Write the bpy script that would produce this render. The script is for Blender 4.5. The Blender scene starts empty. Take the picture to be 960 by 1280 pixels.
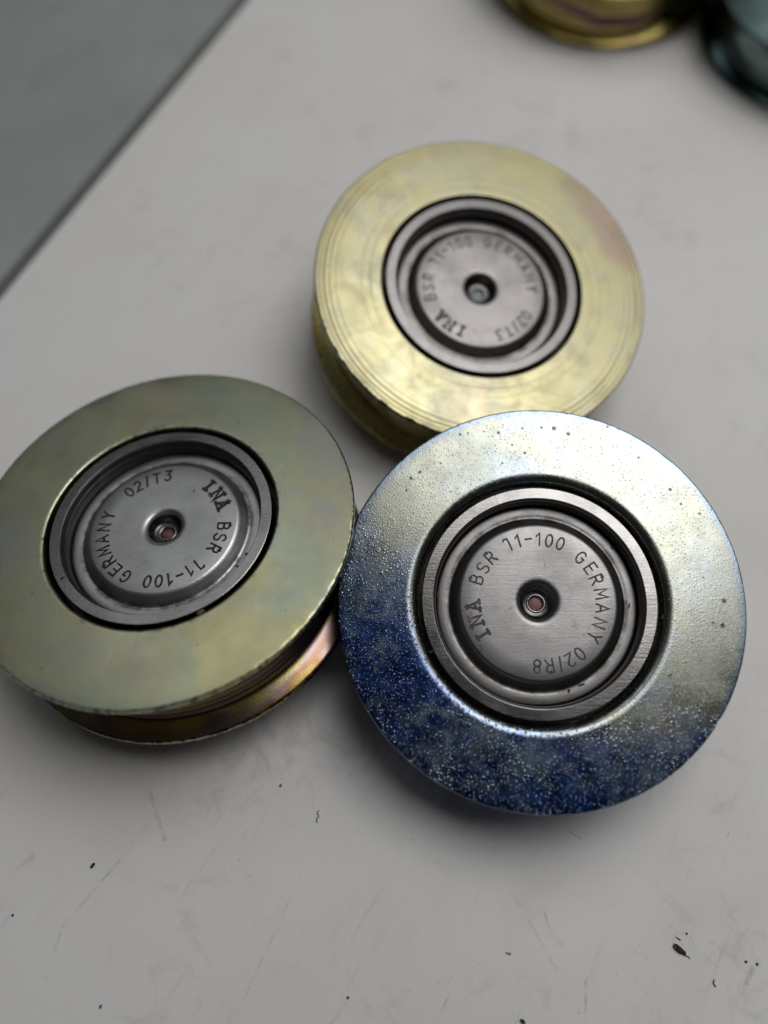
import bpy, math, random
from mathutils import Vector, Matrix

random.seed(7)
S = 0.033                     # pulley radius in metres; everything below is in pulley radii
scene = bpy.context.scene
col = scene.collection

# ------------------------------------------------------------------ camera
CAM_H = 4.4016
M = ((0.9998957, 0.0058967, 0.0131868), (0.0, -0.9128864, 0.4082138), (0.0144452, -0.4081712, -0.9127911))
cam_d = bpy.data.cameras.new('camera')
cam = bpy.data.objects.new('camera', cam_d)
col.objects.link(cam)
right = Vector((M[0][0], M[1][0], M[2][0]))
up = -Vector((M[0][1], M[1][1], M[2][1]))
back = -Vector((M[0][2], M[1][2], M[2][2]))
mw = Matrix((right, up, back)).transposed().to_4x4()
mw.translation = Vector((0, 0, CAM_H * S))
cam.matrix_world = mw
cam_d.sensor_fit = 'HORIZONTAL'
cam_d.sensor_width = 36.0
cam_d.lens = 988.1 * 36.0 / 960.0
cam_d.clip_start = 0.005
cam_d.clip_end = 50.0
cam_d.dof.use_dof = True
cam_d.dof.focus_distance = 3.98 * S
cam_d.dof.aperture_fstop = 37.05 / 5.3        # a 5.3 mm wide aperture, as a phone has
scene.camera = cam

# ------------------------------------------------------------------ world, lamps, exposure
world = bpy.data.worlds.new('World')
scene.world = world
world.use_nodes = True
wb = world.node_tree.nodes['Background']
wb.inputs['Color'].default_value = (0.95, 0.98, 1.0, 1)
wb.inputs['Strength'].default_value = 0.022


def area(name, loc, target, sx, sy, power, color):
    d = bpy.data.lights.new(name, 'AREA')
    d.shape = 'RECTANGLE'
    d.size, d.size_y = sx, sy
    d.energy = power
    d.color = color
    o = bpy.data.objects.new(name, d)
    col.objects.link(o)
    o.location = loc
    o.rotation_euler = (Vector(target) - Vector(loc)).to_track_quat('-Z', 'Y').to_euler()
    return o


area('ceiling_lamp', (0.60, 0.53, 1.0), (0.60, 0.53, 0), 1.06, 1.06, 3.7, (1.0, 0.99, 0.975))
area('added_near_lamp', (0.108, 0.148, 0.43), (0.07, 0.09, 0), 0.24, 0.25, 0.56, (1.0, 0.985, 0.96))  # unseen close lamp, added for the highlights and the falloff across the table
area('olive_fill', (-0.50, 0.84, 1.2), (0, 0.06, 0), 0.62, 0.62, 1.05, (0.96, 0.98, 1.0))  # unseen fill, added to lift the reflection in the olive pulley

scene.view_settings.view_transform = 'Standard'
scene.view_settings.look = 'None'
scene.view_settings.exposure = 0.18
scene.view_settings.gamma = 1.0
scene.view_settings.use_curve_mapping = False


# ------------------------------------------------------------------ node helpers
class NT:
    def __init__(self, name):
        self.m = bpy.data.materials.new(name)
        self.m.use_nodes = True
        self.t = self.m.node_tree
        self.b = self.t.nodes['Principled BSDF']
        self._co = None

    def n(self, kind, **kw):
        x = self.t.nodes.new(kind)
        for k, v in kw.items():
            setattr(x, k, v)
        return x

    def put(self, sock, v):
        if isinstance(v, bpy.types.NodeSocket):
            self.t.links.new(v, sock)
        elif isinstance(v, (tuple, list)) and len(v) == 3 and sock.type == 'RGBA':
            sock.default_value = (*v, 1)
        else:
            sock.default_value = v

    def co(self):                       # object coordinates in pulley radii
        if self._co is None:
            tc = self.n('ShaderNodeTexCoord')
            self._co = self.vm('SCALE', tc.outputs['Object'], scale=1 / S)
        return self._co

    def vm(self, op, a, b=None, scale=None):
        x = self.n('ShaderNodeVectorMath', operation=op)
        self.put(x.inputs[0], a)
        if b is not None:
            self.put(x.inputs[1], b)
        if scale is not None:
            x.inputs['Scale'].default_value = scale
        return x.outputs['Value'] if op in ('LENGTH', 'DOT_PRODUCT', 'DISTANCE') else x.outputs['Vector']

    def ma(self, op, a, b=0.0, c=None, clamp=False):
        x = self.n('ShaderNodeMath', operation=op)
        x.use_clamp = clamp
        self.put(x.inputs[0], a)
        self.put(x.inputs[1], b)
        if c is not None:
            self.put(x.inputs[2], c)
        return x.outputs[0]

    def mr(self, v, a, b, c=0.0, d=1.0, smooth=True):
        x = self.n('ShaderNodeMapRange')
        x.interpolation_type = 'SMOOTHSTEP' if smooth else 'LINEAR'
        self.put(x.inputs[0], v)
        for i, q in enumerate((a, b, c, d)):
            x.inputs[i + 1].default_value = q
        return x.outputs[0]

    def noise(self, scale, detail=2.0, rough=0.5, vec=None, dist=0.0):
        x = self.n('ShaderNodeTexNoise')
        self.put(x.inputs['Vector'], vec if vec is not None else self.co())
        x.inputs['Scale'].default_value = scale
        x.inputs['Detail'].default_value = detail
        x.inputs['Roughness'].default_value = rough
        x.inputs['Distortion'].default_value = dist
        return x.outputs['Fac']

    def voro(self, scale, vec=None, feature='F1', rnd=1.0):
        x = self.n('ShaderNodeTexVoronoi', feature=feature)
        self.put(x.inputs['Vector'], vec if vec is not None else self.co())
        x.inputs['Scale'].default_value = scale
        x.inputs['Randomness'].default_value = rnd
        return x

    def mix(self, f, a, b, blend='MIX'):
        x = self.n('ShaderNodeMix', data_type='RGBA', blend_type=blend)
        self.put(x.inputs[0], f)
        self.put(x.inputs[6], a)
        self.put(x.inputs[7], b)
        return x.outputs[2]

    def ramp(self, f, stops):
        x = self.n('ShaderNodeValToRGB')
        self.put(x.inputs[0], f)
        e = x.color_ramp.elements
        while len(e) < len(stops):
            e.new(0.5)
        for q, (p, c) in zip(e, stops):
            q.position = p
            q.color = (*c, 1)
        return x.outputs[0]

    def xyz(self, vec=None):
        x = self.n('ShaderNodeSeparateXYZ')
        self.put(x.inputs[0], vec if vec is not None else self.co())
        return x.outputs

    def comb(self, x_, y_, z_):
        x = self.n('ShaderNodeCombineXYZ')
        for s, v in zip(x.inputs, (x_, y_, z_)):
            self.put(s, v)
        return x.outputs[0]

    def polar(self):                    # radius, angle
        x, y, z = self.xyz()
        r = self.ma('SQRT', self.ma('ADD', self.ma('MULTIPLY', x, x), self.ma('MULTIPLY', y, y)))
        return r, self.ma('ARCTAN2', y, x)

    def bump(self, h, strength, dist, prev=None):
        x = self.n('ShaderNodeBump')
        x.inputs['Strength'].default_value = strength
        x.inputs['Distance'].default_value = dist * S
        self.put(x.inputs['Height'], h)
        if prev is not None:
            self.t.links.new(prev, x.inputs['Normal'])
        return x.outputs[0]

    def set(self, **kw):
        for k, v in kw.items():
            self.put(self.b.inputs[k.replace('_', ' ')], v)
        return self.m

    def seg(self, a, b, w, soft=1.0):   # 1 on a thin line from a to b in the xy plane
        x, y, z = self.xyz()
        p = self.comb(x, y, 0.0)
        d = Vector((b[0] - a[0], b[1] - a[1], 0))
        L = d.length
        pa = self.vm('SUBTRACT', p, (a[0], a[1], 0.0))
        t = self.ma('DIVIDE', self.vm('DOT_PRODUCT', pa, tuple(d.normalized())), L, clamp=True)
        q = self.vm('SCALE', tuple(d))
        self.t.links.new(t, q.node.inputs['Scale'])
        dist = self.vm('DISTANCE', pa, q)
        return self.mr(dist, w * (1 + soft), w * 0.3)


def lines(t, segs):
    tot = None
    for a, b, w, k in segs:
        s = t.ma('MULTIPLY', t.seg(a, b, w), k)
        tot = s if tot is None else t.ma('MAXIMUM', tot, s)
    return tot


# ------------------------------------------------------------------ materials
def mat_tabletop():
    t = NT('white_laminate')
    big = t.noise(0.45, 3.0, 0.55)
    mid = t.noise(1.8, 4.0, 0.6)
    fine = t.noise(60.0, 2.0, 0.6)
    c = t.mix(t.mr(big, 0.35, 0.7), (0.785, 0.78, 0.782), (0.735, 0.72, 0.68))
    c = t.mix(t.mr(mid, 0.55, 0.78, 0.0, 0.28), c, (0.60, 0.585, 0.555))
    c = t.mix(t.mr(fine, 0.3, 0.7, 0.0, 0.07), c, (0.40, 0.39, 0.38))
    # faint stretched wipe marks
    x, y, z = t.xyz()
    u = t.ma('ADD', t.ma('MULTIPLY', x, 0.86), t.ma('MULTIPLY', y, -0.5))
    v = t.ma('ADD', t.ma('MULTIPLY', x, 0.5), t.ma('MULTIPLY', y, 0.86))
    wipe = t.noise(1.0, 3.0, 0.65, vec=t.comb(t.ma('MULTIPLY', u, 16.0), t.ma('MULTIPLY', v, 1.3), 0.0))
    c = t.mix(t.mr(wipe, 0.58, 0.80, 0.0, 0.26), c, (0.40, 0.385, 0.36))
    smear = t.noise(3.2, 6.0, 0.72, vec=t.vm('ADD', t.co(), (2.5, 7.5, 0.0)), dist=1.4)
    zone = t.mr(t.noise(0.8, 2.0, 0.5, vec=t.vm('ADD', t.co(), (5.0, 1.5, 0.0))), 0.44, 0.62)
    c = t.mix(t.ma('MULTIPLY', t.mr(smear, 0.53, 0.70, 0.0, 0.30), zone), c, (0.36, 0.33, 0.29))
    # grime rubbed off where the parts stand
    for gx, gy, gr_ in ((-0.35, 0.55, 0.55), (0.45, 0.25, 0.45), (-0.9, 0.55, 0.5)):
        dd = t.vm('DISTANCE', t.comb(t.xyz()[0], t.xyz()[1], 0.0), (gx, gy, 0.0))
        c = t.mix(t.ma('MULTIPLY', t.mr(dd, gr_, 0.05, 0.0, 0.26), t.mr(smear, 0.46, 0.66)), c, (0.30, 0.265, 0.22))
    # short scuffs and small stains
    scuff = t.noise(1.0, 2.0, 0.5, vec=t.comb(t.ma('MULTIPLY', u, 70.0), t.ma('MULTIPLY', v, 7.0), 3.0))
    patch = t.mr(t.noise(1.1, 2.0, 0.5, vec=t.vm('ADD', t.co(), (9.0, 4.0, 2.0))), 0.50, 0.68)
    c = t.mix(t.ma('MULTIPLY', t.mr(scuff, 0.66, 0.76), t.ma('MULTIPLY', patch, 0.45)), c, (0.22, 0.21, 0.19))
    dots = t.voro(9.0)
    near = t.mr(dots.outputs['Distance'], 0.07, 0.02)
    rsel = t.mr(t.xyz(dots.outputs['Color'])[0], 0.70, 0.72)
    c = t.mix(t.ma('MULTIPLY', t.ma('MULTIPLY', near, rsel), 0.38), c, (0.20, 0.19, 0.17))
    # the scratches one can pick out
    wob = t.noise(14.0, 3.0, 0.6)
    sc = lines(t, [((-1.28, 0.02), (-1.52, -0.28), 0.0045, 0.6), ((-1.52, -0.28), (-1.56, -0.50), 0.0045, 0.4),
                   ((-1.16, 0.34), (-1.06, 0.12), 0.008, 0.45), ((-0.36, -0.05), (-0.62, -0.62), 0.005, 0.30),
                   ((-0.12, -0.60), (-0.28, -0.80), 0.006, 0.35), ((1.03, 0.16), (1.12, 0.10), 0.005, 0.5),
                   ((0.86, -0.20), (0.885, -0.30), 0.006, 0.55), ((0.885, -0.30), (0.94, -0.36), 0.011, 0.30),
                   ((1.04, -0.50), (1.02, -0.70), 0.005, 0.6), ((0.72, -0.14), (0.90, -0.46), 0.005, 0.30),
                   ((1.82, -0.52), (1.86, -0.46), 0.010, 0.6), ((1.75, -0.10), (1.90, -0.45), 0.012, 0.16),
                   ((-1.80, -0.04), (-1.72, 0.04), 0.012, 0.4), ((-0.10, 0.55), (0.06, 0.62), 0.02, 0.22),
                   ((1.80, 0.26), (1.88, 0.30), 0.02, 0.30), ((0.92, 0.24), (0.88, 0.17), 0.006, 0.4)])
    c = t.mix(t.ma('MULTIPLY', t.ma('MULTIPLY', sc, 0.62), t.mr(wob, 0.35, 0.62)), c, (0.2, 0.19, 0.18))
    nb = t.bump(t.noise(120.0, 2.0, 0.6), 0.12, 0.004)
    return t.set(Base_Color=c, Roughness=t.mr(mid, 0.3, 0.7, 0.50, 0.62), Specular_IOR_Level=0.35, Normal=nb)


def mat_side_panel():
    t = NT('grey_laminate')
    a = t.noise(0.7, 3.0, 0.6)
    f = t.noise(50.0, 2.0, 0.6)
    c = t.mix(t.mr(a, 0.3, 0.7), (0.335, 0.36, 0.35), (0.29, 0.315, 0.305))
    c = t.mix(t.mr(f, 0.3, 0.7, 0, 0.10), c, (0.16, 0.17, 0.165))
    x, y, z = t.xyz()
    w = t.noise(1.0, 3.0, 0.6, vec=t.comb(t.ma('MULTIPLY', x, 9.0), t.ma('MULTIPLY', y, 1.2), 0.0))
    c = t.mix(t.mr(w, 0.55, 0.8, 0, 0.3), c, (0.44, 0.45, 0.42))
    c = t.mix(t.mr(t.noise(2.2, 5.0, 0.7, dist=0.8), 0.52, 0.72, 0, 0.3), c, (0.20, 0.215, 0.20))
    return t.set(Base_Color=c, Roughness=0.5, Specular_IOR_Level=0.4)


def concentric(t, r, freq, seed):
    return t.noise(freq, 3.0, 0.65, vec=t.comb(r, seed, 0.0))


def edge_dirt_shade(t, r, a, b, scale=26.0, thr=0.5):
    n_ = t.noise(scale, 3.0, 0.65)
    return t.ma('MULTIPLY', t.mr(r, a, b), t.mr(n_, thr, thr + 0.12))


def pits(t, scale, size, frac, seed):
    v = t.voro(scale, vec=t.vm('ADD', t.co(), seed))
    return t.ma('MULTIPLY', t.mr(v.outputs['Distance'], size, size * 0.45),
                t.mr(t.xyz(v.outputs['Color'])[1], frac, frac + 0.01))


def mat_olive():
    """dull olive yellow-chromate zinc of the pulley on the left"""
    t = NT('olive_chromate_zinc')
    r, an = t.polar()
    n1 = t.noise(1.5, 3.0, 0.55, vec=t.vm('ADD', t.co(), (3.1, 0.7, 0.0)), dist=0.6)
    n2 = t.noise(3.0, 3.0, 0.6, vec=t.vm('ADD', t.co(), (7.3, 2.2, 1.0)), dist=0.8)
    c = t.ramp(n1, [(0.30, (0.41, 0.46, 0.36)), (0.42, (0.44, 0.475, 0.345)), (0.52, (0.50, 0.49, 0.325)), (0.60, (0.46, 0.47, 0.37)),
                    (0.70, (0.42, 0.46, 0.39))])
    c = t.mix(t.mr(n2, 0.52, 0.70, 0, 0.32), c, (0.46, 0.41, 0.35))
    c = t.mix(t.mr(t.noise(5.0, 4.0, 0.65), 0.5, 0.75, 0, 0.35), c, (0.38, 0.42, 0.40))
    warm = t.vm('DISTANCE', t.comb(t.xyz()[0], t.xyz()[1], 0.0), (0.52, -0.72, 0.0))
    warm = t.ma('ADD', warm, t.ma('MULTIPLY', t.ma('SUBTRACT', t.noise(2.6, 4.0, 0.6, dist=0.5), 0.5), 1.1))
    c = t.mix(t.mr(warm, 0.50, 0.12, 0, 0.65), c, (0.56, 0.50, 0.24))
    # the groove shows stronger gold, pink and violet
    z = t.xyz()[2]
    deep = t.mr(z, 0.485, 0.45)
    hue = t.noise(2.2, 2.0, 0.5, vec=t.comb(t.ma('MULTIPLY', an, 0.9), t.ma('MULTIPLY', z, 9.0), 2.0))
    irid = t.ramp(hue, [(0.30, (0.36, 0.29, 0.09)), (0.42, (0.26, 0.15, 0.08)), (0.49, (0.26, 0.18, 0.15)), (0.56, (0.34, 0.25, 0.25)),
                        (0.62, (0.36, 0.32, 0.12)), (0.74, (0.30, 0.27, 0.10))])
    c = t.mix(deep, c, irid)
    c = t.mix(t.ma('MULTIPLY', deep, t.mr(r, 0.915, 0.898, 0, 0.75)), c, (0.05, 0.028, 0.018))  # shade inside the groove, painted dark brown on the belt track
    c = t.mix(t.ma('MULTIPLY', pits(t, 13.0, 0.085, 0.80, (0, 0, 0)), 0.75), c, (0.06, 0.045, 0.03))
    c = t.mix(t.ma('MULTIPLY', pits(t, 30.0, 0.12, 0.82, (4, 1, 0)), 0.5), c, (0.12, 0.10, 0.06))
    hair = t.noise(1.0, 2.0, 0.6, vec=t.comb(t.ma('MULTIPLY', t.ma('ADD', t.xyz()[0], t.xyz()[1]), 70.0), t.ma('MULTIPLY', t.ma('SUBTRACT', t.xyz()[0], t.xyz()[1]), 4.0), 0.0))
    c = t.mix(t.mr(hair, 0.68, 0.76, 0, 0.25), c, (0.62, 0.63, 0.55))
    c = t.mix(t.ma('MULTIPLY', edge_dirt_shade(t, r, 0.984, 0.995, 38.0, 0.46), 0.85), c, (0.03, 0.028, 0.022))  # broken dark rim line, also paints the chamfer's dark reflection
    c = t.mix(t.ma('MULTIPLY', edge_dirt_shade(t, r, 0.640, 0.607, 22.0, 0.52), 0.75), c, (0.10, 0.075, 0.045))
    scr = lines(t, [((0.585, 0.265), (0.70, 0.43), 0.0022, 0.7), ((-0.15, -0.82), (-0.12, -0.70), 0.004, 0.5),
                    ((-0.36, -0.74), (-0.33, -0.70), 0.004, 0.5), ((-0.46, -0.66), (-0.42, -0.63), 0.004, 0.4)])
    c = t.mix(t.ma('MULTIPLY', scr, 0.4), c, (0.75, 0.76, 0.68))
    h = t.noise(90.0, 3.0, 0.6)
    nb = t.bump(h, 0.10, 0.004)
    nb = t.bump(concentric(t, r, 60.0, 1.0), 0.06, 0.004, nb)
    ro = t.ma('ADD', t.mr(t.noise(4.0, 4.0, 0.6), 0.3, 0.7, 0.30, 0.40), t.ma('MULTIPLY', deep, -0.08))
    return t.set(Base_Color=c, Metallic=1.0, Roughness=ro, Normal=nb)


def mat_gold(track=0.7):
    """pale gold yellow-chromate zinc with turning rings, the pulley at the back"""
    t = NT('gold_chromate_zinc')
    r, an = t.polar()
    x, y, z = t.xyz()
    n1 = t.noise(1.7, 3.0, 0.6, vec=t.vm('ADD', t.co(), (1.0, 5.0, 0.0)), dist=0.1)
    c = t.ramp(n1, [(0.30, (0.30, 0.288, 0.20)), (0.46, (0.325, 0.30, 0.175)), (0.58, (0.30, 0.29, 0.20)),
                    (0.72, (0.325, 0.29, 0.20))])
    # brownish pink patch by the far right rim
    d = t.vm('DISTANCE', t.comb(t.ma('MULTIPLY', t.ma('SUBTRACT', r, 0.93), 1.7),
                                 t.ma('MULTIPLY', t.ma('SUBTRACT', an, 0.52), 0.62), 0.0), (0.0, 0.0, 0.0))
    d = t.ma('ADD', d, t.ma('MULTIPLY', t.ma('SUBTRACT', t.noise(5.0, 3.0, 0.6), 0.5), 0.28))
    c = t.mix(t.mr(d, 0.30, 0.16, 0, 0.75), c, (0.26, 0.205, 0.155))
    c = t.mix(t.mr(d, 0.20, 0.08, 0, 0.45), c, (0.27, 0.20, 0.21))
    # worn grey spots
    wn = t.noise(6.0, 5.0, 0.7, dist=0.6)
    c = t.mix(t.mr(wn, 0.54, 0.72, 0, 0.28), c, (0.27, 0.25, 0.21))
    # turning rings
    cc = concentric(t, t.ma('ADD', r, t.ma('MULTIPLY', t.noise(1.2, 1.0, 0.5), 0.002)), 60.0, 2.0)
    rings = None
    for r0, w_, k_ in ((0.970, 0.006, 0.8), (0.945, 0.008, 1.0), (0.915, 0.008, 0.8), (0.88, 0.005, 0.3), (0.73, 0.006, 0.22), (0.675, 0.007, 0.35)):
        g_ = t.ma('MULTIPLY', t.mr(t.ma('ABSOLUTE', t.ma('SUBTRACT', r, r0)), w_, w_ * 0.2), k_)
        rings = g_ if rings is None else t.ma('MAXIMUM', rings, g_)
    arcs = t.mr(t.noise(1.0, 2.0, 0.5, vec=t.comb(t.ma('MULTIPLY', r, 18.0), an, 0.0)), 0.30, 0.52)
    rings = t.ma('MULTIPLY', rings, arcs)
    c = t.mix(t.ma('MULTIPLY', rings, 0.75), c, (0.16, 0.13, 0.05))
    scrib = lines(t, [((-0.62, 0.52), (-0.60, 0.42), 0.012, 0.8), ((-0.60, 0.42), (-0.66, 0.37), 0.012, 0.6), ((-0.60, 0.53), (-0.54, 0.54), 0.010, 0.6),
                      ((-0.44, 0.74), (-0.41, 0.64), 0.013, 0.7), ((-0.41, 0.64), (-0.34, 0.66), 0.013, 0.6), ((-0.34, 0.78), (-0.31, 0.68), 0.012, 0.6),
                      ((-0.22, 0.80), (-0.20, 0.70), 0.012, 0.5)])
    c = t.mix(t.ma('MULTIPLY', scrib, 0.5), c, (0.26, 0.25, 0.25))
    c = t.mix(t.mr(cc, 0.56, 0.70, 0, 0.40), c, (0.25, 0.215, 0.10))
    deep = t.mr(z, 0.485, 0.45)
    hue = t.noise(2.0, 2.0, 0.5, vec=t.comb(t.ma('MULTIPLY', an, 0.8), t.ma('MULTIPLY', z, 9.0), 5.0))
    irid = t.ramp(hue, [(0.30, (0.60, 0.48, 0.17)), (0.46, (0.50, 0.47, 0.22)), (0.56, (0.58, 0.43, 0.16)),
                        (0.70, (0.42, 0.46, 0.26))])
    c = t.mix(deep, c, irid)
    c = t.mix(t.ma('MULTIPLY', deep, t.mr(r, 0.915, 0.898, 0, track)), c, (0.06, 0.045, 0.02))  # groove shade painted onto the belt track, strength set by track
    # chipped dark rim on the side towards the camera
    side = t.mr(t.ma('ADD', t.ma('MULTIPLY', x, -0.62), t.ma('MULTIPLY', y, -0.78)), 0.60, 0.85)
    chip = t.ma('MULTIPLY', t.ma('MULTIPLY', edge_dirt_shade(t, r, 0.974, 0.990, 40.0, 0.53), side), 1.0)
    c = t.mix(chip, c, (0.035, 0.022, 0.012))
    c = t.mix(t.ma('MULTIPLY', edge_dirt_shade(t, r, 0.990, 0.999, 30.0, 0.58), 0.6), c, (0.12, 0.09, 0.05))
    c = t.mix(t.ma('MULTIPLY', pits(t, 11.0, 0.10, 0.84, (2, 2, 0)), 0.6), c, (0.20, 0.16, 0.10))
    nb = t.bump(t.ma('SUBTRACT', t.ma('MULTIPLY', cc, 0.35), t.ma('MULTIPLY', rings, 0.8)), 0.22, 0.011)
    nb = t.bump(t.noise(70.0, 3.0, 0.6), 0.10, 0.004, nb)
    ro = t.ma('ADD', t.mr(wn, 0.35, 0.7, 0.28, 0.42), t.ma('MULTIPLY', deep, -0.05))
    return t.set(Base_Color=c, Metallic=1.0, Roughness=ro, Normal=nb)


BLUE_PITS = [(0.89, 101.1, 0.012), (0.9, 86.7, 0.01), (0.901, 82.6, 0.016), (0.882, 77.7, 0.013), (0.763, 93.0, 0.01), (0.883, 131.1, 0.011), (0.889, 134.8, 0.011), (0.864, 138.9, 0.009), (0.881, 39.3, 0.011), (0.943, 113.1, 0.009), (0.873, 33.5, 0.009), (0.892, -0.4, 0.016), (0.882, -8.2, 0.016), (0.813, 97.3, 0.008), (0.935, 110.6, 0.007), (0.725, 102.5, 0.008), (0.905, 53.7, 0.008)]


def mat_blue():
    """blue passivated zinc, blistered and mottled, the pulley in front"""
    t = NT('blue_passivated_zinc')
    r, an = t.polar()
    x, y, z = t.xyz()
    n1 = t.noise(1.6, 4.0, 0.6, vec=t.vm('ADD', t.co(), (2.0, 8.0, 0.0)), dist=0.4)
    # blue passivation, deepened at lower left to paint in the dark reflection there
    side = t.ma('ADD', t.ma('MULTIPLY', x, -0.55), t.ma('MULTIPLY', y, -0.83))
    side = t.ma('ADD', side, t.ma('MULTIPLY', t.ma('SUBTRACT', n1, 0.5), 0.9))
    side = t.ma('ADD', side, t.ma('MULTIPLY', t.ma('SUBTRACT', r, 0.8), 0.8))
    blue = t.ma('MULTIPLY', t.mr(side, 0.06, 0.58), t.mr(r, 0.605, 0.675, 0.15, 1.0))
    pale = t.ramp(n1, [(0.3, (0.265, 0.292, 0.297)), (0.48, (0.30, 0.305, 0.258)), (0.62, (0.265, 0.292, 0.283)),
                       (0.75, (0.28, 0.287, 0.262))])
    pale = t.mix(t.mr(t.noise(3.2, 3.0, 0.6, dist=0.5), 0.5, 0.7, 0, 0.5), pale, (0.27, 0.32, 0.40))
    rimblue = t.mr(r, 0.955, 0.985, 0, 0.75)
    pale = t.mix(rimblue, pale, (0.22, 0.29, 0.39))
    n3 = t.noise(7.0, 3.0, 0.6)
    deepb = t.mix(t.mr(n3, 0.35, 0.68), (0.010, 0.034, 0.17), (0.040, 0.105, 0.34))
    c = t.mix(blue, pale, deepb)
    # grey frosted mottling over the blue
    fr = t.noise(11.0, 5.0, 0.70, vec=t.vm('ADD', t.co(), (4.0, 1.0, 0.0)))
    frb = t.noise(2.6, 3.0, 0.6, vec=t.vm('ADD', t.co(), (6.0, 6.0, 0.0)))
    frost = t.mr(t.ma('ADD', t.ma('MULTIPLY', fr, 0.6), t.ma('MULTIPLY', frb, 0.5)), 0.51, 0.66, 0, 0.8)
    c = t.mix(t.ma('MULTIPLY', frost, blue), c, (0.25, 0.33, 0.42))
    # blisters over the blue, their glints painted in as pale grains
    v1 = t.voro(50.0)
    v2 = t.voro(76.0, vec=t.vm('ADD', t.co(), (5.0, 3.0, 0.0)))
    g1 = t.ma('MULTIPLY', t.mr(v1.outputs['Distance'], 0.34, 0.10), t.mr(t.xyz(v1.outputs['Color'])[0], 0.10, 0.45))
    g2 = t.ma('MULTIPLY', t.mr(v2.outputs['Distance'], 0.36, 0.12), t.mr(t.xyz(v2.outputs['Color'])[2], 0.30, 0.65))
    dens = t.mr(t.noise(4.0, 3.0, 0.65, vec=t.vm('ADD', t.co(), (0.0, 6.0, 0.0))), 0.33, 0.58, 0.20, 1.0)
    grains = t.ma('MULTIPLY', t.ma('MAXIMUM', g1, t.ma('MULTIPLY', g2, 0.8)), dens)
    c = t.mix(t.ma('MULTIPLY', t.ma('MULTIPLY', grains, t.mr(blue, 0.05, 0.5)), 0.9), c, (0.58, 0.64, 0.69))
    # pits in the bright part
    pit = t.ma('MULTIPLY', pits(t, 62.0, 0.20, 0.60, (1, 0, 0)), t.mr(t.noise(4.0, 3.0, 0.6), 0.40, 0.62))
    c = t.mix(t.ma('MULTIPLY', pit, 0.8), c, (0.10, 0.09, 0.06))
    brush = t.noise(1.0, 4.0, 0.7, vec=t.comb(t.ma('MULTIPLY', x, 26.0), t.ma('MULTIPLY', y, 95.0), 0.0))
    c = t.mix(t.mr(brush, 0.48, 0.68, 0, 0.34), c, (0.17, 0.18, 0.16))
    c = t.mix(t.ma('MULTIPLY', pits(t, 11.0, 0.11, 0.66, (3, 7, 0)), 0.85), c, (0.05, 0.06, 0.05))
    big = None
    pxy = t.comb(x, y, 0.0)
    for pr, pa, ps in BLUE_PITS:
        q = t.mr(t.vm('DISTANCE', pxy, (pr * math.cos(math.radians(pa)), pr * math.sin(math.radians(pa)), 0.0)), ps, ps * 0.45)
        big = q if big is None else t.ma('MAXIMUM', big, q)
    c = t.mix(t.ma('MULTIPLY', big, 0.9), c, (0.035, 0.04, 0.03))
    c = t.mix(t.ma('MULTIPLY', edge_dirt_shade(t, r, 0.978, 0.998, 24.0, 0.50), 0.8), c, (0.05, 0.055, 0.06))
    c = t.mix(t.ma('MULTIPLY', edge_dirt_shade(t, r, 0.650, 0.612, 18.0, 0.50), 0.65), c, (0.13, 0.12, 0.08))
    hb = t.ma('ADD', t.ma('MULTIPLY', grains, t.mr(blue, 0.0, 0.5, 0.04, 1.0)), t.ma('MULTIPLY', pit, -0.25))
    nb = t.bump(t.noise(110.0, 3.0, 0.65), 0.10, 0.004)
    nb = t.bump(hb, 0.62, 0.011, nb)
    ro = t.ma('ADD', t.mr(t.noise(9.0, 4.0, 0.65), 0.3, 0.7, 0.18, 0.28), t.ma('MULTIPLY', grains, 0.12))
    return t.set(Base_Color=c, Metallic=1.0, Roughness=ro, Normal=nb)


def mat_far(name, stops):  # plating colour with dark and bright reflections painted in as blotches
    t = NT(name)
    r, an = t.polar()
    x, y, z = t.xyz()
    n1 = t.noise(1.6, 1.5, 0.45, vec=t.comb(t.ma('MULTIPLY', an, 0.8), t.ma('MULTIPLY', z, 3.0), r))
    c = t.ramp(n1, stops)
    nb = t.bump(t.noise(75.0, 3.0, 0.65), 0.10, 0.006)
    return t.set(Base_Color=c, Metallic=1.0, Roughness=t.mr(t.noise(9.0, 4.0, 0.65), 0.3, 0.7, 0.14, 0.24), Normal=nb)


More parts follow.
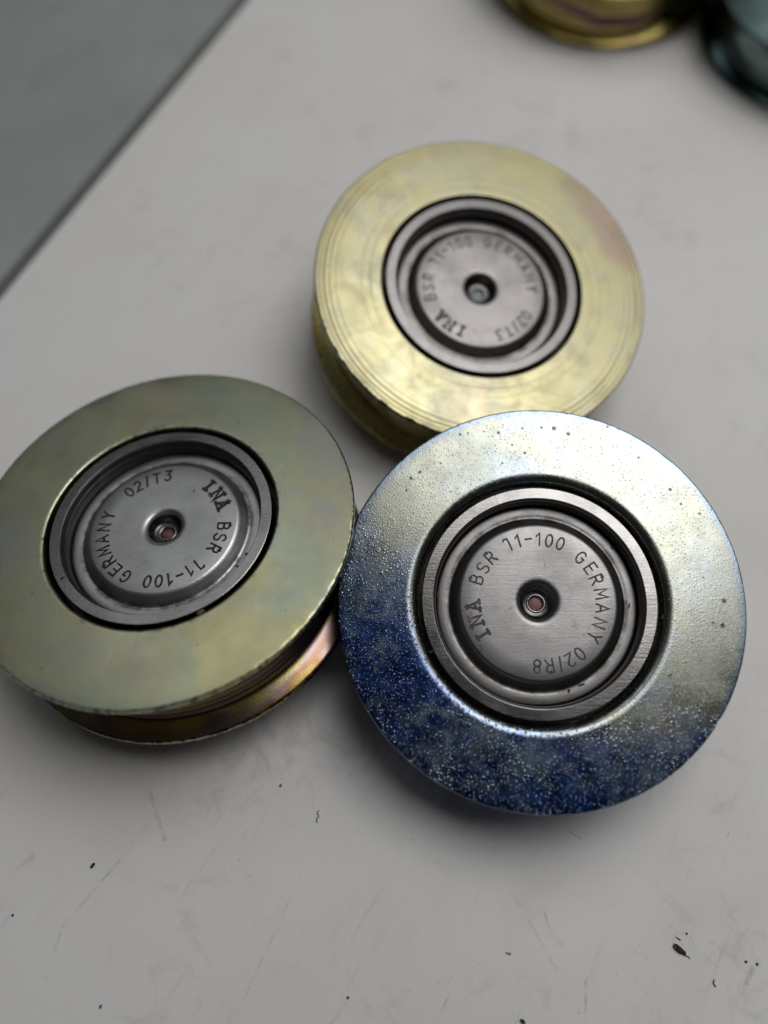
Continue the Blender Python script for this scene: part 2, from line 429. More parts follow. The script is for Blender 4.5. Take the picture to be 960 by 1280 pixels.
def mat_steel(name, base, rough, warm, seed):
    t = NT(name)
    r, an = t.polar()
    co = t.vm('ADD', t.co(), seed)
    n1 = t.noise(5.0, 4.0, 0.65, vec=co)
    c = t.mix(t.mr(n1, 0.4, 0.75, 0, 0.4), base, tuple(b * 0.72 for b in base))
    gr = t.noise(11.0, 5.0, 0.72, vec=t.vm('ADD', co, (3.0, 3.0, 0.0)), dist=0.5)
    c = t.mix(t.mr(gr, 0.58, 0.72, 0, 0.55), c, warm)
    sp = t.voro(60.0, vec=co)
    dot = t.ma('MULTIPLY', t.mr(sp.outputs['Distance'], 0.20, 0.08), t.mr(t.xyz(sp.outputs['Color'])[0], 0.80, 0.82))
    clump = t.mr(t.noise(4.0, 3.0, 0.6, vec=t.vm('ADD', co, (8.0, 1.0, 0.0))), 0.40, 0.56)
    c = t.mix(t.ma('MULTIPLY', t.ma('MULTIPLY', dot, clump), 0.85), c, (0.05, 0.035, 0.025))
    corner = t.mr(t.ma('ABSOLUTE', t.ma('SUBTRACT', r, 0.442)), 0.030, 0.004)
    c = t.mix(t.ma('MULTIPLY', corner, t.mr(t.noise(9.0, 4.0, 0.7, vec=co), 0.40, 0.62, 0.15, 0.8)), c, (0.055, 0.042, 0.032))
    sl = t.noise(1.0, 2.0, 0.6, vec=t.comb(t.ma('MULTIPLY', t.xyz()[0], 6.0), t.ma('MULTIPLY', t.xyz()[1], 90.0), 1.0))
    c = t.mix(t.mr(sl, 0.62, 0.72, 0, 0.22), c, tuple(b * 0.6 for b in base))
    nb = t.bump(t.noise(80.0, 3.0, 0.6), 0.10, 0.004)
    nb = t.bump(sl, 0.10, 0.004, nb)
    return t.set(Base_Color=c, Metallic=1.0, Roughness=t.mr(n1, 0.3, 0.7, rough, rough + 0.10), Normal=nb)


def mat_flat(name, c1, c2, scale, rough, metal=0.0):
    t = NT(name)
    c = t.mix(t.mr(t.noise(scale, 3.0, 0.6), 0.35, 0.65), c1, c2)
    return t.set(Base_Color=c, Roughness=rough, Metallic=metal)


def mat_letter(name, dark, light, thr):
    t = NT(name)
    n1 = t.noise(16.0, 4.0, 0.7)
    n2 = t.noise(70.0, 2.0, 0.6)
    c = t.mix(t.mr(t.ma('ADD', t.ma('MULTIPLY', n1, 0.7), t.ma('MULTIPLY', n2, 0.3)), thr, thr + 0.14), dark, light)
    return t.set(Base_Color=c, Roughness=0.55, Metallic=0.3)


MAT = {
    'table': mat_tabletop(), 'panel': mat_side_panel(),
    'olive': mat_olive(), 'gold': mat_gold(), 'blue': mat_blue(), 'gold_far': mat_far('gold_chromate_reflections', [(0.30, (0.03, 0.028, 0.015)), (0.42, (0.30, 0.24, 0.08)), (0.50, (0.42, 0.33, 0.12)), (0.58, (0.20, 0.11, 0.13)),
                                              (0.68, (0.04, 0.04, 0.02))]),
    'silver': mat_far('teal_zinc_reflections', [(0.30, (0.02, 0.028, 0.028)), (0.46, (0.07, 0.11, 0.11)), (0.56, (0.22, 0.29, 0.29)), (0.70, (0.03, 0.045, 0.045))]),
    'ring': mat_steel('ground_bearing_steel', (0.235, 0.228, 0.226), 0.18, (0.12, 0.095, 0.075), (0, 0, 0)),
    'ring_t': mat_steel('ground_bearing_steel_back', (0.175, 0.168, 0.168), 0.26, (0.10, 0.08, 0.065), (4, 0, 0)),
    'cap_b': mat_steel('pressed_steel_front', (0.262, 0.257, 0.258), 0.34, (0.14, 0.115, 0.092), (2, 0, 0)),
    'cap_l': mat_steel('pressed_steel_left', (0.47, 0.48, 0.475), 0.36, (0.25, 0.20, 0.15), (0, 5, 0)),
    'cap_t': mat_steel('pressed_steel_back', (0.225, 0.213, 0.208), 0.36, (0.14, 0.11, 0.09), (7, 3, 0)),
    'dimple': mat_flat('shaded_pressed_steel', (0.07, 0.07, 0.073), (0.15, 0.145, 0.14), 18.0, 0.30, 1.0),  # pressed steel, coloured dark for the shade inside the dimple
    'seal': mat_flat('black_seal', (0.010, 0.009, 0.008), (0.022, 0.018, 0.015), 14.0, 0.35),
    'dark': mat_flat('oily_dark_steel', (0.025, 0.022, 0.02), (0.06, 0.05, 0.04), 12.0, 0.45, 0.6),
    'ink': mat_letter('stamped_dark', (0.018, 0.017, 0.016), (0.13, 0.12, 0.11), 0.52),
    'ink_b': mat_letter('stamped_grey', (0.05, 0.048, 0.045), (0.17, 0.16, 0.15), 0.54),
    'ink_t': mat_letter('stamped_worn', (0.035, 0.028, 0.022), (0.13, 0.115, 0.105), 0.50),
    'pink': mat_flat('pink_grease', (0.30, 0.12, 0.12), (0.22, 0.09, 0.09), 40.0, 0.5),
    'brown': mat_flat('brown_grease', (0.13, 0.06, 0.045), (0.08, 0.04, 0.03), 40.0, 0.25),
    'teal': mat_flat('teal_grey_grease', (0.24, 0.30, 0.30), (0.16, 0.21, 0.21), 40.0, 0.4),
    'crumb_red': mat_flat('red_brown_crumb', (0.06, 0.016, 0.014), (0.015, 0.008, 0.008), 30.0, 0.6),
    'crumb_black': mat_flat('black_crumb', (0.012, 0.012, 0.011), (0.03, 0.027, 0.024), 60.0, 0.7),
    'fibre': mat_flat('grey_fibre', (0.07, 0.07, 0.065), (0.12, 0.115, 0.11), 60.0, 0.8),
    'rust': mat_flat('rust_flake', (0.22, 0.11, 0.07), (0.12, 0.06, 0.04), 60.0, 0.7),
    'fibre_gold': mat_flat('bronze_flake', (0.55, 0.42, 0.25), (0.4, 0.3, 0.18), 60.0, 0.3, 1.0),
    'fibre_brown': mat_flat('brown_fibre', (0.08, 0.035, 0.015), (0.03, 0.018, 0.01), 60.0, 0.7),
}


# ------------------------------------------------------------------ mesh helpers
def link_mesh(name, verts, faces, mat, parent=None, smooth=True, sharp=35):
    me = bpy.data.meshes.new(name)
    me.from_pydata([(x * S, y * S, z * S) for x, y, z in verts], [], faces)
    me.validate()
    me.update()
    if smooth:
        me.shade_smooth()
        me.set_sharp_from_angle(angle=math.radians(sharp))
    me.materials.append(mat)
    o = bpy.data.objects.new(name, me)
    col.objects.link(o)
    if parent is not None:
        o.parent = parent
    return o


def lathe(profile, segs, closed=True, warp=None):
    """spin (r, z) pairs; the material is on the left when walking the profile outwards over the top"""
    v, f = [], []
    n = len(profile)
    for i in range(segs):
        a = 2 * math.pi * i / segs
        for j, (r, z) in enumerate(profile):
            if warp:
                rr, zz = warp(a, j, r, z)
            else:
                rr, zz = r, z
            v.append((rr * math.cos(a), rr * math.sin(a), zz))
    for i in range(segs):
        k = (i + 1) % segs
        for j in range(n if closed else n - 1):
            q = (j + 1) % n
            f.append((i * n + j, i * n + q, k * n + q, k * n + j)[::-1])
    return v, f


def tag(o, label, cat=None, group=None, kind=None):
    if label:
        o['label'] = label
    if cat:
        o['category'] = cat
    if group:
        o['group'] = group
    if kind:
        o['kind'] = kind
    return o


# ------------------------------------------------------------------ table
E0, E1 = Vector((-2.598, 3.664)), Vector((-1.168, 6.757))
ed = (E1 - E0).normalized()
en = Vector((ed.y, -ed.x))              # towards the white table


def slab(name, mat, off, depth, top, thick, bevel, sign):
    """long slab whose edge runs along the seam, with a rounded top edge"""
    prof = [(depth, top), (bevel, top)]
    for i in range(1, 7):
        a = math.pi / 2 * i / 6
        prof.append((bevel - bevel * math.sin(a), top - bevel + bevel * math.cos(a)))
    prof += [(0, top - thick), (depth, top - thick)]
    v, f = [], []
    n = len(prof)
    for s in (-14.0, 16.0):
        for d, z in prof:
            p = E0 + ed * s + en * sign * (off + d)
            v.append((p.x, p.y, z))
    for j in range(n):
        q = (j + 1) % n
        f.append((j, q, n + q, n + j))
    f += [tuple(range(n))[::-1], tuple(range(n, 2 * n))]
    o = link_mesh(name, v, f, mat, sharp=40)
    return o


import bmesh


def fix_normals(o):
    bm = bmesh.new()
    bm.from_mesh(o.data)
    bmesh.ops.recalc_face_normals(bm, faces=bm.faces)
    bm.to_mesh(o.data)
    bm.free()


tb = slab('tabletop', MAT['table'], 0.05, 22.0, 0.0, 0.6, 0.03, 1)
fix_normals(tb)
tag(tb, 'white scuffed laminate tabletop under the pulleys', kind='structure')
pn = slab('side_panel', MAT['panel'], 0.055, 16.0, -0.02, 0.58, 0.02, -1)
fix_normals(pn)
tag(pn, 'grey green panel beyond the dark seam at the corner', kind='structure')

# ------------------------------------------------------------------ stroke lettering
def arc(cx, cy, rx, ry, a0, a1, n=12):
    return [(cx + rx * math.cos(math.radians(a0 + (a1 - a0) * i / n)),
             cy + ry * math.sin(math.radians(a0 + (a1 - a0) * i / n))) for i in range(n + 1)]


G = {   # glyphs in a box about 0.62 wide and 1 high, origin in its middle
    'I': [[(0, -.5), (0, .5)]],
    'N': [[(-.3, -.5), (-.3, .5), (.3, -.5), (.3, .5)]],
    'A': [[(-.33, -.5), (0, .5), (.33, -.5)], [(-.22, -.16), (.22, -.16)]],
    'B': [[(-.27, -.5), (-.27, .5), (.05, .5)] + arc(.05, .26, .20, .24, 90, -90) + [(-.27, .02)],
          [(.03, .02)] + arc(.06, -.24, .24, .26, 90, -90) + [(-.27, -.5)]],
    'S': [arc(0, .25, .27, .25, 25, 190, 10) + arc(0, .25, .27, .25, 200, 255, 4) + arc(0, -.25, .28, .25, 75, -160, 14)],
    'R': [[(-.27, -.5), (-.27, .5), (.05, .5)] + arc(.05, .24, .22, .26, 90, -90) + [(-.27, -.02)], [(0, -.02), (.3, -.5)]],
    '7': [[(-.27, .38), (-.2, .5), (.1, .48), (.12, .2), (.08, -.5)]],
    '1': [[(-.2, .24), (.06, .5), (.06, -.5)]],
    '-': [[(-.25, 0), (.25, 0)]],
    '0': [arc(0, 0, .26, .5, 0, 360, 20)],
    'G': [arc(0, 0, .31, .5, 45, 320, 16) + [(.28, -.02), (.04, -.02)]],
    'E': [[(.26, .5), (-.26, .5), (-.26, -.5), (.28, -.5)], [(-.26, .02), (.2, .02)]],
    'M': [[(-.36, -.5), (-.32, .5), (0, -.25), (.32, .5), (.36, -.5)]],
    'Y': [[(-.3, .5), (0, .02), (.3, .5)], [(0, .02), (0, -.5)]],
    '2': [arc(0, .22, .26, .28, 160, -20, 9) + [(-.27, -.5), (.28, -.5)]],
    '/': [[(-.12, -.55), (.12, .55)]],
    'T': [[(-.32, .5), (.32, .5)], [(0, .5), (0, -.5)]],
    '8': [arc(0, .25, .22, .25, 0, 360, 16), arc(0, -.25, .26, .25, 0, 360, 16)],
    '3': [[(-.24, .5), (.24, .5), (0, .1)] + arc(-.02, -.2, .27, .3, 75, -150, 12)],
    'i_': [[(0, -.5), (0, .5)], [(-.2, .48), (.2, .48)], [(-.2, -.48), (.2, -.48)]],
    'n_': [[(-.28, -.48), (-.28, .5), (.28, -.5), (.28, .48)], [(-.44, .48), (-.2, .48)], [(.14, .48), (.44, .48)],
           [(-.44, -.48), (-.14, -.48)]],
    'a_': [[(-.3, -.48), (0, .5), (.3, -.48)], [(-.2, -.15), (.2, -.15)], [(-.45, -.48), (-.14, -.48)],
           [(.14, -.48), (.45, -.48)], [(-.14, .48), (.1, .48)]],
}
PLATE_Z = -0.0565
BASE = 0.507


def ribbon(pts, w, z):
    """a thin flat bar of width w along the points, round ended"""
    v, f = [], []
    n = len(pts)
    left, rgt = [], []
    for i, (x, y) in enumerate(pts):
        a = Vector(pts[max(i - 1, 0)])
        b = Vector(pts[min(i + 1, n - 1)])
        p = Vector((x, y))
        d1 = (p - a).normalized() if i > 0 else None
        d2 = (b - p).normalized() if i < n - 1 else None
        d = ((d1 or d2) + (d2 or d1))
        if d.length < 1e-6:
            d = d1
        d.normalize()
        nrm = Vector((-d.y, d.x))
        k = 1.0
        if d1 and d2:
            k = 1.0 / max(0.45, nrm.dot(Vector((-d2.y, d2.x))))
        jw = w * (1 + random.uniform(-.13, .13))
        left.append(p + nrm * jw / 2 * k)
        rgt.append(p - nrm * jw / 2 * k)

    def cap(p, d):
        nn = Vector((-d.y, d.x))
        return [p + d * math.sin(t) * w / 2 + nn * math.cos(t) * w / 2 for t in (math.pi * .25, math.pi * .5, math.pi * .75)]
    de = (Vector(pts[-1]) - Vector(pts[-2])).normalized()
    ds = (Vector(pts[0]) - Vector(pts[1])).normalized()
    # strip quads
    for i in range(n):
        v += [(left[i].x, left[i].y, z), (rgt[i].x, rgt[i].y, z)]
    for i in range(n - 1):
        f.append((2 * i, 2 * i + 1, 2 * i + 3, 2 * i + 2))
    for e, (p, d, l, r_) in enumerate(((Vector(pts[-1]), de, 2 * n - 2, 2 * n - 1), (Vector(pts[0]), ds, 1, 0))):
        k = len(v)
        v += [(q.x, q.y, z) for q in cap(p, d)]
        f.append((r_, k + 2, k + 1, k, l))
    # walls down into the plate
    outline = {}
    for fc in f:
        for a, b in zip(fc, fc[1:] + fc[:1]):
            outline[(a, b)] = outline.get((a, b), 0) + 1
    m = len(v)
    v += [(x, y, zz - 0.004) for x, y, zz in v]
    for a, b in [e for e in outline if (e[1], e[0]) not in outline]:
        f.append((b, a, a + m, b + m))
    return v, f


WORDS = [   # letters and their angles on the ring, as read clockwise (front pulley)
    ('logo', ['i_', 'n_', 'a_'], [-149.2, -163.0, -176.3], 0.0150, 0.066),
    ('BSR', list('BSR'), [159.3, 147.0, 135.1], 0.0086, 0.063),
    ('71-100', list('71-100'), [114.9, 105.2, 96.0, 86.4, 77.0, 66.6], 0.0086, 0.063),
    ('GERMANY', list('GERMANY'), [44.4, 31.6, 20.4, 6.9, -6.2, -19.8, -33.0], 0.0086, 0.063),
    ('date', None, [-52.8, -62.8, -72.3, -81.9, -92.9], 0.0086, 0.063),
]


def lettering(parent, rot, drot, date, inkmat, bold):
    for wname, chars, angs, sw, h in WORDS:
        chars = chars or list(date)
        vv, ff = [], []
        lift = 0.0012
        for ch, a in zip(chars, angs):
            th = math.radians(a + (drot if wname == 'date' else rot))
            er = Vector((math.cos(th), math.sin(th)))
            et = Vector((math.sin(th), -math.cos(th)))
            jit = random.uniform(-.0025, .0025)
            tw = random.uniform(-.05, .05)
            for st in G[ch]:
                pts = []
                for x, y in st:
                    x, y = x * math.cos(tw) - y * math.sin(tw), x * math.sin(tw) + y * math.cos(tw)
                    p = er * (0.320 + jit + y * h) + et * (x * h * 1.0)
                    pts.append((p.x, p.y))
                v, f = ribbon(pts, sw * bold, BASE + PLATE_Z + lift)
                lift += 0.00008
                k = len(vv)
                vv += v
                ff += [tuple(i + k for i in q) for q in f]
        o = link_mesh('stamped_word', vv, ff, inkmat, parent, smooth=False)
        fix_normals(o)


# ------------------------------------------------------------------ pulley
SEG = 256


def offset(prof):
    return [(r, z + BASE) for r, z in prof]


def nick_warp(top_idx, amount, nicks, seed):
    rnd = random.Random(seed)
    ph = [rnd.uniform(0, 6.28) for _ in range(6)]
    jit = [rnd.gauss(0, 1) for _ in range(SEG)]

    def w(a, j, r, z):
        if j in top_idx:
            i = int(round(a / (2 * math.pi) * SEG)) % SEG
            d = amount * 0.35 * sum(math.sin((k + 2) * 3 * a + ph[k]) for k in range(6)) / 3 + amount * 0.4 * jit[i]
            dz = 0.0
            for ang, wid, dep in nicks:
                q = abs((a - ang + math.pi) % (2 * math.pi) - math.pi) / wid
                if q < 1:
                    d -= dep * (1 - q * q)
                    dz -= dep * 0.6 * (1 - q * q)
            return r + min(d, 0.0015), z + dz
        return r, z
    return w


def build_pulley(label, cx, cy, normal, body, cap, ink, plug, rot, drot, date, lip, nicks, seed, letters=True, bold=1.0):
    n = Vector(normal).normalized()
    e = Vector((1, 0, 0)) - n * n.x
    e.normalize()
    g = n.cross(e)
    # tipped pulley: the low edge of the bottom flange and the hub underneath touch the table
    sa = math.sqrt(max(0.0, 1 - n.z * n.z))
    top = Vector((cx, cy, BASE * n.z + sa))
    base = top - n * BASE
    root = bpy.data.objects.new('flanged_pulley', None)
    root.empty_display_size = 0.01
    col.objects.link(root)
    m = Matrix((e, g, n)).transposed().to_4x4()
    m.translation = base * S
    root.matrix_world = m
    tag(root, label, 'pulley', 'flanged idler pulleys on the table')

    # upper flange: flat annulus with a rounded inner lip and a thin edge
    up_ = [(0.604, -0.085), (0.604, -0.030)]
    for i in range(1, 8):
        a = math.pi / 2 * i / 8
        up_.append((0.604 + lip * (1 - math.cos(a)) * 1.3, -lip * 0.9 + lip * 0.9 * math.sin(a)))
    up_.append((0.604 + lip * 1.3, 0.0))
    for r in (0.604 + lip * 1.3 + 0.006, 0.68, 0.74, 0.80, 0.88, 0.94):
        up_.append((r, 0.0))
    k0 = len(up_)
    up_ += [(0.984, 0.0), (0.9905, -0.0003), (0.9945, -0.0022), (0.9975, -0.0065), (1.0, -0.013)]
    k1 = len(up_)
    up_ += [(1.0, -0.028), (0.997, -0.034), (0.988, -0.039), (0.95, -0.050), (0.915, -0.062), (0.89, -0.070), (0.80, -0.085)]
    v, f = lathe(offset(up_), SEG, True, nick_warp(range(k0 + 1, k1), 0.0009, nicks, seed))
    o = link_mesh('upper_flange', v, f, MAT[body], root, sharp=19)
    fix_normals(o)

    # ribbed running surface between the flanges
    tr = [(0.70, -0.068), (0.897, -0.068)]
    ribs = 7
    z0, z1 = -0.085, -0.415
    for i in range(ribs):
        za = z0 + (z1 - z0) * i / ribs
        dz = (z1 - z0) / ribs
        tr += [(0.893, za), (0.884, za + dz * 0.30), (0.884, za + dz * 0.55), (0.893, za + dz * 0.85)]
    tr += [(0.897, -0.432), (0.70, -0.432)]
    v, f = lathe(offset(tr), SEG, True)
    o = link_mesh('belt_track', v, f, MAT[body], root, sharp=60)
    fix_normals(o)

    # lower flange with its cone-shaped inner face
    lo = [(0.60, -0.425), (0.885, -0.425), (0.915, -0.433), (0.955, -0.449), (0.984, -0.4605), (0.992, -0.464), (0.998, -0.469), (1.0, -0.476),
          (1.0, -0.494), (0.997, -0.502), (0.988, -0.507), (0.60, -0.507)]
    v, f = lathe(offset(lo), SEG, True, nick_warp((5, 6, 7), 0.0014, [], seed + 1))
    o = link_mesh('lower_flange', v, f, MAT[body], root, sharp=19)
    fix_normals(o)

    # dark seat behind the bearing, and the hub that stands out underneath
    hb = 0.1895 * (1 - 0.42)
    hub = [(0.18, -0.30), (0.40, -0.26), (0.50, -0.24), (0.51, -0.17), (0.5995, -0.17), (0.602, -0.40), (0.602, -0.50), (0.44, -0.50),
           (0.42, -0.507 - hb + 0.004), (0.416, -0.507 - hb), (0.18, -0.507 - hb)]
    v, f = lathe(offset(hub), 128, True)
    o = link_mesh('hub', v, f, MAT['dark'], root, sharp=40)
    fix_normals(o)

    # outer ring of the bearing
    rg = [(0.577, -0.165), (0.577, -0.0115), (0.576, -0.0085), (0.5735, -0.0075), (0.560, -0.0075), (0.540, -0.0075), (0.5235, -0.0075),
          (0.521, -0.0085), (0.520, -0.0115), (0.5195, -0.020), (0.5195, -0.165)]
    v, f = lathe(offset(rg), SEG, True)
    o = link_mesh('bearing_ring', v, f, MAT['ring_t' if body == 'gold' else 'ring'], root, sharp=18)
    fix_normals(o)

    # black seal lining the recess, with a thin lip half way down
    sl = [(0.5190, -0.160), (0.5190, -0.018), (0.5165, -0.020), (0.5155, -0.046), (0.5125, -0.049), (0.5095, -0.0495), (0.5085, -0.0525),
          (0.5085, -0.160)]
    v, f = lathe(offset(sl), SEG, True)
    o = link_mesh('seal', v, f, MAT['seal'], root, sharp=50)
    fix_normals(o)

    # pressed dust cap: rim, raised plate, dimple with a hole
    cp = [(0.506, -0.160), (0.506, -0.122), (0.5035, -0.114), (0.497, -0.109), (0.488, -0.1070), (0.460, -0.1065),
          (0.450, -0.1075), (0.442, -0.1090), (0.436, -0.107), (0.428, -0.100), (0.404, -0.071), (0.395, -0.0625), (0.388, -0.0585),
          (0.380, PLATE_Z), (0.30, PLATE_Z), (0.20, PLATE_Z), (0.126, PLATE_Z), (0.115, -0.0570), (0.106, -0.0588), (0.098, -0.0628), (0.0915, -0.0695), (0.0870, -0.0780), (0.0870, -0.160)]
    v, f = lathe(offset(cp), 192, True)
    o = link_mesh('dust_cap', v, f, MAT[cap], root, sharp=50)
    fix_normals(o)
    dm = [(0.0869, -0.0785), (0.0835, -0.090), (0.0780, -0.106), (0.0715, -0.119), (0.064, -0.1245), (0.050, -0.1260),
          (0.050, -0.158), (0.0869, -0.158)]
    v, f = lathe(offset(dm), 96, True)
    q = link_mesh('dimple', v, f, MAT['dimple'], o, sharp=50)
    fix_normals(q)
    ey = [(0.0498, -0.156), (0.0498, -0.1245), (0.0480, -0.1215), (0.0445, -0.1200), (0.0405, -0.1205), (0.0365, -0.1230), (0.0345, -0.128),
          (0.0340, -0.156)]
    v, f = lathe(offset(ey), 64, True)
    q = link_mesh('eyelet', v, f, MAT['ring'], o, sharp=50)
    fix_normals(q)
    # what shows inside the little hole
    pl = [(0.0, -0.134), (0.012, -0.1335), (0.024, -0.135), (0.0328, -0.138), (0.0328, -0.158), (0.0, -0.158)]
    v, f = lathe(offset(pl)[1:], 32, True)
    n_ = len(pl) - 1
    f.append(tuple(i * n_ for i in range(32)))
    f.append(tuple(i * n_ + n_ - 1 for i in range(32))[::-1])
    f = [q for q in f if not (len(q) == 4 and False)]
    pg = link_mesh('grease_plug', v, f, MAT[plug], o, sharp=50)
    if letters:
        lettering(o, rot, drot, date, MAT[ink], bold)
    return root


R_ = math.radians
PULLEYS = []
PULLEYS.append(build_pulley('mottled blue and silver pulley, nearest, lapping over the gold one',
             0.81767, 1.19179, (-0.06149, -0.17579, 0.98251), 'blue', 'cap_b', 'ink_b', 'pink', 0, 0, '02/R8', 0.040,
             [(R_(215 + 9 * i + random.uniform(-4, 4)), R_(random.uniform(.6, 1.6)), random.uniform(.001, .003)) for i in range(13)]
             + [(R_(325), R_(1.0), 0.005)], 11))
PULLEYS.append(build_pulley('dull olive green pulley at the left edge, overlapping the blue one',
             -1.09078, 1.60777, (-0.11029, 0.15006, 0.98251), 'olive', 'cap_l', 'ink', 'brown', -162.5, -173.0, '02/T3', 0.012,
             [(R_(300 + 5 * i + random.uniform(-2, 2)), R_(random.uniform(.5, 1.2)), random.uniform(.002, .004)) for i in range(12)],
             12, bold=1.25))
build_pulley('pale gold pulley with brownish rim patch behind the blue one',
             0.64112, 3.15507, (0.10352, -0.15481, 0.98251), 'gold', 'cap_t', 'ink_t', 'teal', 36.0, 22.0, '02/T3', 0.010,
             [(R_(205 + 5.5 * i + random.uniform(-2, 2)), R_(random.uniform(.5, 1.6)), random.uniform(.002, .006)) for i in range(13)], 13,
             bold=1.15)
sa = math.sin(R_(10.73))
ca = math.cos(R_(10.73))


def far_pulley(label, fx, fy, az, body, plug, seed):
    nx, ny = sa * math.cos(R_(az)), sa * math.sin(R_(az))
    # fx, fy is the middle of the bottom flange
    return build_pulley(label, fx + nx * BASE, fy + ny * BASE, (nx, ny, ca), body, 'cap_t', 'ink_t', plug, 80 + seed, 70 + seed,
                        '02/T3', 0.012, [], seed)


far_pulley('blurred gold pulley cut off by the top edge of the photo', 1.93, 7.16, -100, 'gold_far', 'teal', 31)
far_pulley('blurred bluish silver pulley cut off at the top right corner', 3.68, 6.30, -130, 'silver', 'pink', 47)


# ------------------------------------------------------------------ crumbs and fibres on the table
def crumb(name, label, x, y, lx, ly, lz, rz, mat, seed, cat='crumb'):
    rnd = random.Random(seed)
    bm = bmesh.new()
    bmesh.ops.create_icosphere(bm, subdivisions=2, radius=1.0)
    for v in bm.verts:
        k = 1 + rnd.uniform(-.28, .22)
        v.co = Vector((v.co.x * lx * k, v.co.y * ly * k, max(v.co.z * lz * k, -lz * 0.55) + lz * 0.55))
    bmesh.ops.scale(bm, vec=(S, S, S), verts=bm.verts)
    me = bpy.data.meshes.new(name)
    bm.to_mesh(me)
    bm.free()
    me.materials.append(MAT[mat])
    o = bpy.data.objects.new(name, me)
    col.objects.link(o)
    o.location = (x * S, y * S, 0.00002)
    o.rotation_euler = (0, 0, R_(rz))
    return tag(o, label, cat) if label else o


def fibre(name, label, pts, w, mat, cat='fibre', parent=None):
    v, f = [], []
    n = len(pts)
    for i, (x, y) in enumerate(pts):
        a, b = Vector(pts[max(i - 1, 0)]), Vector(pts[min(i + 1, n - 1)])
        d = (b - a).normalized()
        nn = Vector((-d.y, d.x))
        ww = w * (0.55 if i in (0, n - 1) else 1.0)
        for k in range(6):
            t = k * math.pi / 3
            q = Vector((x, y)) + nn * math.cos(t) * ww / 2
            v.append((q.x, q.y, w * 0.5 + math.sin(t) * ww / 2 + 0.0005))
    for i in range(n - 1):
        for k in range(6):
            q = (k + 1) % 6
            f.append((i * 6 + k, i * 6 + q, i * 6 + 6 + q, i * 6 + 6 + k))
    f += [tuple(range(6))[::-1], tuple(range(6 * n - 6, 6 * n))]
    o = link_mesh(name, v, f, MAT[mat], parent)
    fix_normals(o)
    return tag(o, label, cat) if label else o


def fleck(root, r, ang, z, lx, ly, rz, mat, seed):
    o = crumb('grime_fleck', None, 0, 0, lx, ly, min(lx, ly) * 0.7, rz, mat, seed)
    o.parent = root
    o.location = (r * math.cos(R_(ang)) * S, r * math.sin(R_(ang)) * S, (BASE + z) * S)


for a in ((0.452, -63, -0.108, 0.020, 0.005, 20, 'crumb_black', 21), (0.455, -72, -0.108, 0.010, 0.006, 70, 'crumb_black', 22),
          (0.462, -2, -0.108, 0.016, 0.004, 75, 'fibre_brown', 23), (0.485, 35, -0.108, 0.012, 0.004, 120, 'fibre_brown', 24),
          (0.500, 176, -0.060, 0.014, 0.006, 95, 'fibre_brown', 25), (0.592, 205, -0.018, 0.012, 0.007, 20, 'crumb_black', 26),
          (0.60, -8, -0.012, 0.012, 0.007, 80, 'fibre_brown', 27)):
    fleck(PULLEYS[0], *a)
for a in ((0.452, 47, -0.105, 0.012, 0.007, -40, 'fibre_gold', 28), (0.592, -62, -0.012, 0.022, 0.009, 28, 'rust', 29),
          (0.545, -146, -0.0075, 0.010, 0.005, 60, 'crumb_black', 30), (0.47, -20, -0.107, 0.010, 0.006, 10, 'crumb_black', 31),
          (0.46, -30, -0.107, 0.007, 0.006, 10, 'fibre_brown', 32), (0.25, 58, -0.0565, 0.012, 0.003, 70, 'crumb_black', 33)):
    fleck(PULLEYS[1], *a)
c0 = crumb('crumb', 'reddish brown elongated crumb on the table below the blue pulley', 1.511, -0.374, 0.037, 0.016, 0.014, -38, 'crumb_red', 1)
fibre('whisker', None, [(0.030, -0.002), (0.044, -0.004), (0.058, 0.001), (0.066, -0.006)], 0.005, 'fibre', None, c0)
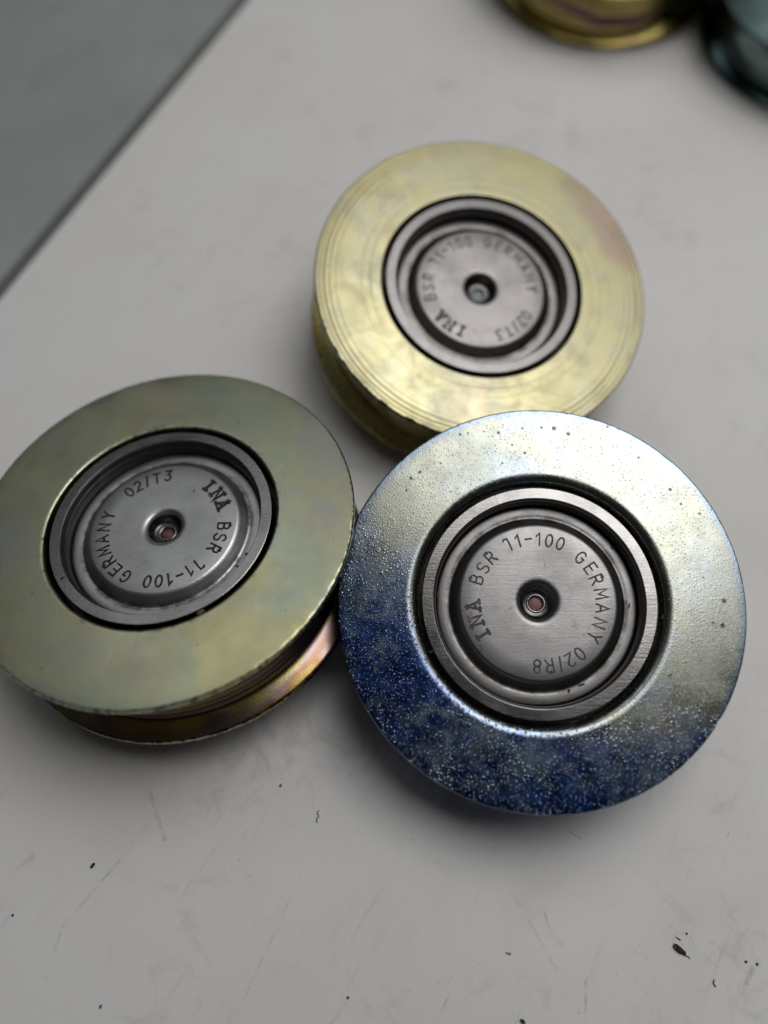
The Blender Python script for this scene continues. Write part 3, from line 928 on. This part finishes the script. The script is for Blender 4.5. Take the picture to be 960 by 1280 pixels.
fibre('sliver', 'thin dark sliver just above the reddish brown crumb', [(1.505, -0.322), (1.518, -0.331), (1.527, -0.338)], 0.006, 'crumb_black', 'sliver')
crumb('crumb', 'black almond-shaped crumb alone below the olive pulley', -1.410, 0.0, 0.015, 0.008, 0.008, 55, 'crumb_black', 2)
fibre('fibre', 'dark curly hair between the olive and the blue pulley, below them',
      [(-0.272, 0.262), (-0.283, 0.256), (-0.283, 0.246), (-0.276, 0.238), (-0.277, 0.230), (-0.285, 0.223), (-0.287, 0.214), (-0.283, 0.208),
       (-0.286, 0.200)], 0.0055, 'fibre')
fibre('fibre', 'tiny brown hook-shaped fibre right of the reddish crumb',
      [(1.665, -0.503), (1.660, -0.512), (1.658, -0.520), (1.662, -0.530), (1.668, -0.536)], 0.007, 'fibre_brown')
crumb('crumb', 'black crumb at the very bottom edge of the photo', 0.721, -0.676, 0.013, 0.009, 0.008, -40, 'crumb_black', 3)
fibre('lint', 'small grey zigzag lint below the blue pulley',
      [(0.660, -0.385), (0.668, -0.397), (0.672, -0.388), (0.680, -0.400), (0.684, -0.388)], 0.006, 'fibre', 'lint')
crumb('crumb', 'left of two black dots beside the right edge', 1.833, -0.429, 0.007, 0.006, 0.005, 0, 'crumb_black', 4)
crumb('crumb', 'right of two black dots beside the right edge', 1.886, -0.440, 0.007, 0.006, 0.005, 30, 'crumb_black', 5)
crumb('crumb', 'tiny black speck beside the left edge', -1.769, -0.224, 0.0065, 0.006, 0.005, 0, 'crumb_black', 6)
crumb('crumb', 'small dark speck near the bottom left corner', -1.281, -0.611, 0.009, 0.007, 0.006, 70, 'crumb_black', 7)
crumb('crumb', 'small dark speck at the bottom, left of the middle', -0.109, -0.577, 0.007, 0.006, 0.005, 20, 'crumb_black', 8)
crumb('crumb', 'small grey speck just right below the olive pulley', -0.481, 0.385, 0.009, 0.007, 0.006, 60, 'fibre', 9)
crumb('crumb', 'tiny dot above the reddish brown crumb', 1.561, -0.308, 0.006, 0.005, 0.004, 0, 'crumb_black', 10)
